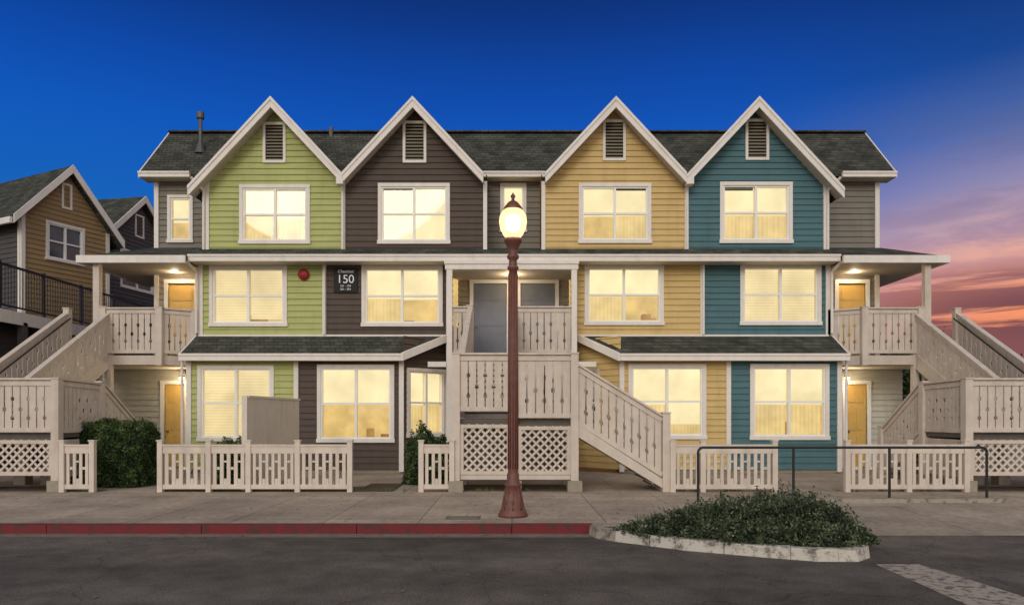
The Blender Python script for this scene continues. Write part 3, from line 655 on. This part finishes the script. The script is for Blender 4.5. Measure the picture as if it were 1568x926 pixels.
g=MB(); g.face([(-60,-25,-.13),(60,-25,-.13),(60,10.56,-.13),(-60,10.56,-.13)],'asphalt'); g.make("road")
g=MB(); g.face([(-60,10.25,-.126),(1.2,10.25,-.126),(1.2,10.56,-.126),(-60,10.56,-.126)],'pan'); g.make("gutter_pan")
g=MB()
g.box(-60,4.9,10.76,14.95,-.18,0,'conc'); g.box(4.9,60,12.9,14.95,-.18,0,'conc'); g.make("sidewalk")
g=MB(); g.prism([(4.9,10.45,-.122),(30,10.45,-.122),(30,12.9,.0),(4.9,12.9,.0)],(0,0,-.1),'conc2'); g.make("driveway_apron")
g=MB(); g.box(-60,60,14.95,60,-.18,-.004,'conc2'); g.make("courtyard_paving")
g=MB(); x=-60
while x<1.25:
    x2=min(1.26,x+2.4); g.box(x,x2-.012,10.56,10.76,-.18,.006+random.uniform(-.003,.003),'redcurb'); x=x2
g.make("red_curb")
g=MB(); g.box(1.26,4.9,10.56,10.76,-.18,.006,'curb'); g.make("curb")
g=MB(); g.prism([(5.2,13.3,-.01),(9.6,13.3,-.01),(9.9,13.6,-.01),(9.9,13.75,-.01),(5.2,13.75,-.01)],(0,0,.09),'curb'); g.make("low_kerb")
g=MB()
for a,b in ((-7.9,-3.4),(-13,-10.3),(10.3,13)): g.box(a,b,15.35,16.2,-.003,.02,'soil')
g.box(-3.5,-2.7,15.3,17,-.003,.015,'soil'); g.box(-1.2,1.3,15.4,16.7,-.003,.02,'soil')
g.make("planting_soil")
hh=EYE+.126
def gp(u,v): d=hh*F/(v-636); return (wx(u,d),d,-.126)
g=MB(); g.face([gp(1340,863),gp(1408,863),gp(1640,935),gp(1680,975),gp(1560,960)],'line'); g.make("stop_line")
g=MB(); g.box(wx(683,11.4),wx(736,11.4),11.2,11.55,-.01,.005,'stain'); g.box(wx(688,11.4),wx(731,11.4),11.25,11.5,.0,.009,'pan'); g.make("utility_cover")
isl=empty("planter_island")
out=[(1.18,10.5),(1.25,10.2),(1.50,9.92),(2.36,9.26),(3.25,8.82),(3.85,8.56),(4.35,8.56),(4.62,8.8),(4.85,9.6),(4.9,10.44)]
cx,cy=3.3,9.9
def inset(pts,w):
    res=[]
    n=len(pts)
    for i in range(n):
        p=Vector(pts[i]); a=Vector(pts[max(0,i-1)]); b=Vector(pts[min(n-1,i+1)]); t=(b-a).normalized(); nn=Vector((-t.y,t.x))
        if nn.dot(Vector((cx,cy))-p)<0: nn=-nn
        res.append(tuple(p+nn*w))
    return res
inn=inset(out,.17)
g=MB()
for i in range(len(out)-1):
    k='curb' if i in (0,1) else 'whitecurb'
    o0,o1,i0,i1=[Vector(q) for q in (out[i],out[i+1],inn[i],inn[i+1])]
    for (ta,tb) in ((0,.495),(.505,1)):
        A0,A1=o0.lerp(o1,ta),o0.lerp(o1,tb); B0,B1=i0.lerp(i1,ta),i0.lerp(i1,tb)
        T0,T1=A0.lerp(B0,.12),A1.lerp(B1,.12); h=.02+random.uniform(-.006,.006)
        g.hexa([(*A0,-.15),(*A1,-.15),(*B1,-.15),(*B0,-.15),(*T0,h),(*T1,h),(*B1,h),(*B0,h)],k)
g.make("kerb_stones",isl)
g=MB(); g.face([(x,y,-.01) for x,y in inn],'soil'); g.make("soil_bed",isl)

# =========================== FOLIAGE ===========================
def leafm(name,c): return mat(name,c,.6,.3,8,spec=.3)
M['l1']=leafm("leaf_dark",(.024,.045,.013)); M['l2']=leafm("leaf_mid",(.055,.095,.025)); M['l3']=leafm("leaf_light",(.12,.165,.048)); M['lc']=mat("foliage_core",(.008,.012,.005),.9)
M['fl']=mat("small_flowers",(.5,.46,.42),.7); M['dead']=mat("dry_leaf",(.30,.16,.05),.8,.4,5)
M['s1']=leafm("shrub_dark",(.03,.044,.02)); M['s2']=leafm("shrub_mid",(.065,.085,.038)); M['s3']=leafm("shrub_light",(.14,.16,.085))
def leaf(mb,p,size,k,asp=.5):
    a=Vector((random.gauss(0,1),random.gauss(0,1),random.gauss(0,1))).normalized(); b=a.cross(Vector((random.gauss(0,1),random.gauss(0,1),random.gauss(0,1)))).normalized()
    a*=size; b*=size*asp; p=Vector(p)
    mb.face([p-a,p-b*.9,p+a,p+b*.9],k)
def clump(p,s=3.0): return noise.noise(Vector(p)*s)
def hedge(name,x0,x1,y0,y1,z1,n,size=.03):
    C=MB(); m=.2
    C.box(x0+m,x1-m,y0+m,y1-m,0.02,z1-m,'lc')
    A=[(x1-x0)*z1,(x1-x0)*(y1-y0),(y1-y0)*z1,(y1-y0)*z1]
    X0,Y0=(x0+x1)/2,(y0+y1)/2; hx,hy=(x1-x0)/2,(y1-y0)/2
    for _ in range(n):
        f=random.choices([0,1,2,3],A)[0]
        u=random.uniform(-1,1);v=random.uniform(-1,1);w=random.uniform(.02,1)
        if f==0: v=-1
        elif f==1: w=1
        elif f==2: u=-1
        else: u=1
        E=5; nn=(abs(u)**E+abs(v)**E+abs(w)**E)**(1/E)
        dep=abs(random.gauss(0,.06)); bmp=.10*noise.noise(Vector((u*2,v*2,w*2)))+.06*noise.noise(Vector((u*6,v*6,w*6+3)))
        if random.random()<.03: dep=-random.uniform(0,.06)
        k_=(1-dep+bmp)/max(nn,1)
        x=X0+u*k_*hx;y=Y0+v*k_*hy;z=w*k_*z1
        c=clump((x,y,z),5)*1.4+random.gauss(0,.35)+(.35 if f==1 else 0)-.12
        leaf(C,(x,y,max(.02,z)),random.uniform(.6,1.25)*size,'l1' if c<-.0 else ('l2' if c<.5 else 'l3'))
    C.make(name)
hedge("garden_hedge",wx(103,16.2),wx(220,16.2),16.0,17.4,1.55,32000)
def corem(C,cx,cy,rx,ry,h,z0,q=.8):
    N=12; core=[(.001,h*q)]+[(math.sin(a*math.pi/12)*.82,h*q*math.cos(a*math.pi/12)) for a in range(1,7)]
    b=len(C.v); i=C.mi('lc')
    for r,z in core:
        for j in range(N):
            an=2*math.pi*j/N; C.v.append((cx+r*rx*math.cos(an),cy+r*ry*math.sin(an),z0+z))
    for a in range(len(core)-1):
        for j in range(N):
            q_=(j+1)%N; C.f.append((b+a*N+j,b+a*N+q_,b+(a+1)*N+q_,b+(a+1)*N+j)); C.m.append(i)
def mound(name,cx,cy,rx,ry,h,n,size,ks=('l1','l2','l3'),z0=0.0):
    C=MB(); corem(C,cx,cy,rx,ry,h,z0)
    for _ in range(n):
        an=random.uniform(0,2*math.pi); t=math.acos(random.uniform(0,1)); 
        d=Vector((math.sin(t)*math.cos(an),math.sin(t)*math.sin(an),math.cos(t)))
        bump=1+.28*noise.noise(d*2.2+Vector((cx,cy,0)))+.16*noise.noise(d*6+Vector((cy,cx,1))); r=bump*(1-abs(random.gauss(0,.09)))
        p=(cx+d.x*rx*r,cy+d.y*ry*r,z0+max(.0,d.z*h*r))
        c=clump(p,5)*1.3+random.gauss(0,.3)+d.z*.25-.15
        leaf(C,p,random.uniform(.6,1.3)*size,ks[0] if c<0 else (ks[1] if c<.45 else ks[2]))
    return C.make(name)
mound("round_bush",wx(655,17.2),17.2,.62,.6,1.34,9000,.035)
mound("low_bush",wx(348,16.2),16.3,.5,.4,1.16,6000,.035)
def island_shrub():
    C=MB(); K=('s1','s2','s3')
    lobes=[(2.05,10.05,.45,.45,.14),(2.5,9.95,.6,.5,.3),(3.0,9.85,.7,.6,.45),(3.55,9.75,.75,.65,.54),(4.0,9.7,.6,.65,.56),(4.4,9.65,.38,.6,.40),(3.5,9.2,.7,.35,.25),(4.1,9.0,.5,.3,.22),(2.8,9.55,.5,.3,.25),(4.62,9.3,.22,.4,.18)]
    for (x,y,rx,ry,h) in lobes:
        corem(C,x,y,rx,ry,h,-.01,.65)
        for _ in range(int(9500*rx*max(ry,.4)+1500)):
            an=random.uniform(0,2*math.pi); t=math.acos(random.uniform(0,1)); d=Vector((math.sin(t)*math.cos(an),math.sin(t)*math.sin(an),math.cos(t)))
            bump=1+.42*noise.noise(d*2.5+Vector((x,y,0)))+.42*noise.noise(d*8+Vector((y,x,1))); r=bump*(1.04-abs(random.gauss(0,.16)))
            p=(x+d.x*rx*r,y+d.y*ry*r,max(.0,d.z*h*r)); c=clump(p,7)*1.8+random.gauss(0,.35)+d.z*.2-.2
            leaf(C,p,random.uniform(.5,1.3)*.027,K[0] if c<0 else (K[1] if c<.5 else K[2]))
            if random.random()<.015: leaf(C,(p[0],p[1],p[2]+.01),.012,'fl',1)
    for _ in range(420):
        x,y,rx,ry,h=random.choice(lobes); a=random.uniform(0,6.28); r=random.random()*.85; bx,by=x+rx*r*math.cos(a),y+ry*r*math.sin(a); z=h*(1-r*r*.6); tx,ty=random.gauss(0,.008),random.gauss(0,.008)
        for j in range(7): leaf(C,(bx+tx*j+random.gauss(0,.006),by+ty*j+random.gauss(0,.006),z+j*.014),.017,random.choice(K[1:]))
    C.make("groundcover_shrub",isl)
island_shrub()
# weeds and grass tufts along fence feet and piers
C=MB()
for _ in range(1500):
    x=random.choice([random.uniform(-7.9,-3.5),random.uniform(-10.3,-9.2),random.uniform(-3.4,-2.4),random.uniform(7.3,10.2),random.uniform(3.6,5.9),random.uniform(-1.2,1.3)])
    if noise.noise(Vector((x*2.3,0,0)))<.02: continue
    y=15.3+abs(random.gauss(0,.12)); h=random.uniform(.03,.11); dx=random.gauss(0,.03); w=.006
    C.face([(x-w,y,0),(x+w,y,0),(x+dx,y+random.gauss(0,.02),h)],random.choice(['l2','l3','l1']))
C.make("grass_tufts")
C=MB()
for _ in range(620):
    r=random.random()
    if r<.5: x=random.gauss(random.choice([-6,-1,3,7]),2.5); y=random.uniform(10.9,15); z=.006
    elif r<.8: x=random.uniform(-9,9); y=10.5-abs(random.gauss(0,.15)); z=-.12
    else: x=random.uniform(-8,8); y=random.uniform(5,10); z=-.122
    if (r>=.5 and 1.1<x<5) or (x>4.9 and y<12.9): continue
    s=random.uniform(.015,.038); a=random.uniform(0,6.28); dx,dy=math.cos(a)*s,math.sin(a)*s
    C.face([(x-dx,y-dy,z),(x+dy*.5,y-dx*.5,z+.006),(x+dx,y+dy,z+.002),(x-dy*.5,y+dx*.5,z+.008)],'dead')
C.make("fallen_leaves")

# =========================== NEIGHBOURS ===========================
def gable_house(name,A,dr,L,depth,ze,za,kf,ks,wins,vt):
    d=Vector((dr[0],dr[1])).normalized(); n=Vector((d.y,-d.x)); H=empty(name); w=MB(); r=MB()
    fr=Fr(A,d,n); sl_=(za-ze)/(L/2)
    siding(w,fr,0,L,0,za,kf,(L/2,za,sl_),[inner(q,.1) for q in wins])
    for q in wins: window(w,fr,q,lit=False,t=.1)
    vent(w,fr,vt)
    A2=Vector(A)-n*depth; fs=Fr(A2,n,-d); siding(w,fs,0,depth,0,ze,ks)
    trimv(w,fr,-.02,.12,0,ze); trimv(w,fr,L-.12,L+.02,0,ze); fbox(w,fs,depth-.12,depth,0,.06,0,ze,'trim')
    ov=.45
    for s_e in (-ov,L+ov):
        zee=za-(L/2+ov)*sl_
        for (o0,o1,t0,t1,k,mb) in ((.35,-depth,.16,.28,'roof',r),(.40,.352,.02,.30,'trim',w)):
            P=fr.P; m_=L/2
            mb.hexa([P(m_,o0,za+.28-t1),P(s_e,o0,zee+.28-t1),P(s_e,o1,zee+.28-t1),P(m_,o1,za+.28-t1),P(m_,o0,za+t1-.0 if k=='roof' else za+.3),P(s_e,o0,zee+t1 if k=='roof' else zee+.3),P(s_e,o1,zee+t1 if k=='roof' else zee+.3),P(m_,o1,za+t1 if k=='roof' else za+.3)],k)
    zee=za-(L/2+ov)*sl_
    fbox(w,fs,0,depth+.3,ov,ov+.1,zee-.02,zee+.2,'trim')
    w.make("walls_and_windows",H); r.make("roof",H)
gable_house("neighbour_house",(-18.13,25.2),(.427,.904),3.35,9,9.2,11.15,'ochre','dgrey',[(.86,2.35,7.65,9.15)],(1.45,1.85,9.75,10.75))
gable_house("neighbour_house",(-18.45,31.0),(.18,.984),4.2,9,10.0,12.0,'dgrey','dgrey',[(.85,3.1,7.7,9.55)],(1.8,2.4,10.3,11.4))
C=MB()
C.box(-17.8,-15.8,17,40,4.75,4.95,'dgrey'); C.box(-15.85,-15.75,17,40,4.6,5.0,'trim'); C.box(-15.86,-15.79,17,40,6.38,6.45,'metal'); C.box(-15.86,-15.79,17,40,5.12,5.17,'metal')
y=17
while y<38:
    C.box(-15.835,-15.815,y,y+.02,5.15,6.4,'metal'); y+=.13
for y in range(17,40,2): C.box(-15.87,-15.78,y,y+.09,4.9,6.5,'metal')
fr0=Fr((-16.7,17),(0,1),(1,0)); siding(C,fr0,0,23,0,4.75,'dgrey')
for y in (19,23,27,31): fbox(C,fr0,y-17,y-17+2.4,.0,.05,0,2.3,'garage')
for y in (18,22,26,30,34): C.box(-15.95,-15.75,y,y+.2,0,4.7,'dgrey')
C.make("balcony_walkway")
M['bark']=mat("bark",(.06,.045,.03),.9,.3,10,.4)
def tree(name,x,y,h,r,n=7000):
    C=MB()
    C.tube((x,y,0),(x,y,h*.5),.16,.1,'bark',8)
    tips=[]
    for j in range(9):
        an=j*2.4; z0=h*(.3+.02*j); tip=Vector((x+math.cos(an)*r*.7,y+math.sin(an)*r*.7,h*(.5+.05*j))); C.tube((x,y,z0),tip,.06,.02,'bark',6); tips.append(tip)
    tips.append(Vector((x,y,h*.9)))
    for _ in range(n):
        t=random.choice(tips); d=Vector((random.gauss(0,1),random.gauss(0,1),random.gauss(0,.8)))*r*.26; p=t+d
        c=clump(p,1.5)*1.5+random.gauss(0,.3)
        leaf(C,p,random.uniform(.05,.11),'l1' if c<.1 else 'l2')
    C.make(name)
tree("broadleaf_tree",15.6,27,4.6,1.8,9000); tree("broadleaf_tree",18.5,29,4.2,1.8,7000); tree("broadleaf_tree",21.5,30,3.6,1.8,6000)

# =========================== CAMERA / WORLD / SUN ===========================
cam=bpy.data.cameras.new("camera"); co=bpy.data.objects.new("camera",cam); S.collection.objects.link(co); S.camera=co
co.location=(0,0,EYE); co.rotation_euler=(math.pi/2,0,0); cam.sensor_width=36; cam.lens=F/1568*36; cam.shift_y=(636-463)/1568; cam.clip_end=4000; cam.clip_start=.1
S.view_settings.view_transform='Standard'; S.view_settings.look='None'; S.view_settings.exposure=0
w=bpy.data.worlds.new("World"); S.world=w; w.use_nodes=True; nt=w.node_tree; N=nt.nodes; L=nt.links
for n in list(N): N.remove(n)
out_=N.new("ShaderNodeOutputWorld"); tc=N.new("ShaderNodeTexCoord"); sx=N.new("ShaderNodeSeparateXYZ"); L.new(tc.outputs["Generated"],sx.inputs[0])
def ramp(stops,src):
    r=N.new("ShaderNodeValToRGB"); e=r.color_ramp.elements
    e[0].position=stops[0][0]; e[0].color=(*stops[0][1],1); e[1].position=stops[-1][0]; e[1].color=(*stops[-1][1],1)
    for p,c in stops[1:-1]: q=e.new(p); q.color=(*c,1)
    L.new(src,r.inputs[0]); return r.outputs[0]
A=ramp([(0,(.16,.30,.55)),(.12,(.05,.2,.55)),(.24,(.004,.12,.47)),(.36,(.001,.09,.49)),(.43,(.001,.06,.38)),(.5,(.001,.032,.22)),(.56,(.002,.018,.12)),(1,(.002,.01,.07))],sx.outputs[2])
Bc=ramp([(0,(.5,.2,.18)),(.06,(.70,.25,.19)),(.10,(.88,.26,.12)),(.14,(1.0,.33,.12)),(.18,(.86,.40,.27)),(.22,(.58,.36,.38)),(.27,(.27,.24,.42)),(.33,(.07,.13,.38)),(.40,(.006,.055,.27)),(.48,(.002,.026,.16)),(1,(.002,.01,.07))],sx.outputs[2])
mr=N.new("ShaderNodeMapRange"); mr.interpolation_type='SMOOTHSTEP'; mr.inputs[1].default_value=.22; mr.inputs[2].default_value=.60; L.new(sx.outputs[0],mr.inputs[0])
mx=N.new("ShaderNodeMix"); mx.data_type='RGBA'; L.new(mr.outputs[0],mx.inputs[0]); L.new(A,mx.inputs[6]); L.new(Bc,mx.inputs[7])
def clouds(scale,stretch,rot,lo,hi,mask,cols,src,seed):
    mp=N.new("ShaderNodeMapping"); mp.inputs["Scale"].default_value=stretch; mp.inputs["Rotation"].default_value=(0,rot,0); mp.inputs["Location"].default_value=(seed,seed*.7,0); L.new(tc.outputs["Generated"],mp.inputs[0])
    cn=N.new("ShaderNodeTexNoise"); cn.inputs["Scale"].default_value=scale; cn.inputs["Detail"].default_value=7; cn.inputs["Roughness"].default_value=.6; cn.inputs["Distortion"].default_value=.3; L.new(mp.outputs[0],cn.inputs["Vector"])
    cr=N.new("ShaderNodeMapRange"); cr.interpolation_type='SMOOTHSTEP'; cr.inputs[1].default_value=lo; cr.inputs[2].default_value=hi; L.new(cn.outputs["Fac"],cr.inputs[0])
    zm=ramp(mask,sx.outputs[2])
    m1=N.new("ShaderNodeMath"); m1.operation='MULTIPLY'; L.new(cr.outputs[0],m1.inputs[0]); L.new(zm,m1.inputs[1])
    m2=N.new("ShaderNodeMath"); m2.operation='MULTIPLY'; L.new(m1.outputs[0],m2.inputs[0]); L.new(mr.outputs[0],m2.inputs[1])
    cc=ramp(cols,sx.outputs[2])
    mc=N.new("ShaderNodeMix"); mc.data_type='RGBA'; L.new(m2.outputs[0],mc.inputs[0]); L.new(src,mc.inputs[6]); L.new(cc,mc.inputs[7]); return mc.outputs[2]
g3=lambda v:(v,v,v)
o1=clouds(2.4,(1.5,1.5,7),.12,.45,.60,[(0,g3(.2)),(.14,g3(.3)),(.19,g3(.85)),(.30,g3(.7)),(.38,g3(0))],[(0,(.5,.2,.2)),(.16,(.62,.28,.27)),(.22,(.33,.22,.34)),(.3,(.13,.15,.32)),(.4,(.04,.08,.26))],mx.outputs[2],3.1)
o2=clouds(3.0,(1.1,1.1,15),.06,.38,.50,[(0,g3(.9)),(.135,g3(1)),(.165,g3(.85)),(.185,g3(.0)),(1,g3(0))],[(0,(.24,.08,.09)),(.12,(.17,.05,.06)),(.18,(.28,.10,.11)),(1,(.3,.1,.1))],o1,1.4)
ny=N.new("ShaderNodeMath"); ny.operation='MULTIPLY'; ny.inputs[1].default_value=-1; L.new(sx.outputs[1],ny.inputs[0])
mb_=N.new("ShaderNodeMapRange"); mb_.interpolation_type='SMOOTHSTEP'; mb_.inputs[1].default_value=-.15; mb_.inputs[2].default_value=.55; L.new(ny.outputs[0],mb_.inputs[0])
back=ramp([(0,(.98,.86,.74)),(.3,(.98,.92,.86)),(.7,(.82,.85,.90)),(1,(.35,.42,.55))],sx.outputs[2])  # brighter sky added behind the camera to light the facade
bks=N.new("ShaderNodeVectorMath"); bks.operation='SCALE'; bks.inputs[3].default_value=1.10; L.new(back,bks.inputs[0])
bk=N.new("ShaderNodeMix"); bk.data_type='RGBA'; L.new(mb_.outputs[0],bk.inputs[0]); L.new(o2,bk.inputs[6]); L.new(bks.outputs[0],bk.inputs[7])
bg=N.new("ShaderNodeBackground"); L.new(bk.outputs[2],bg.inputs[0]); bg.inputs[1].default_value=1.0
sky=N.new("ShaderNodeTexSky"); sky.sky_type='NISHITA'; sky.sun_disc=False; sky.sun_elevation=math.radians(24); sky.sun_rotation=math.radians(195)
bg2=N.new("ShaderNodeBackground"); L.new(sky.outputs[0],bg2.inputs[0]); bg2.inputs[1].default_value=.003
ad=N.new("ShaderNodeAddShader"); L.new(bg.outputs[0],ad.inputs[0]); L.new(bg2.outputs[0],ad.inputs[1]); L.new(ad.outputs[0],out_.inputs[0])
sn=bpy.data.lights.new("sun","SUN"); sn.energy=.9; sn.angle=math.radians(22); sn.color=(1,.95,.88); so=bpy.data.objects.new("sun",sn); S.collection.objects.link(so)
so.rotation_euler=(math.radians(66),0,math.radians(-15))
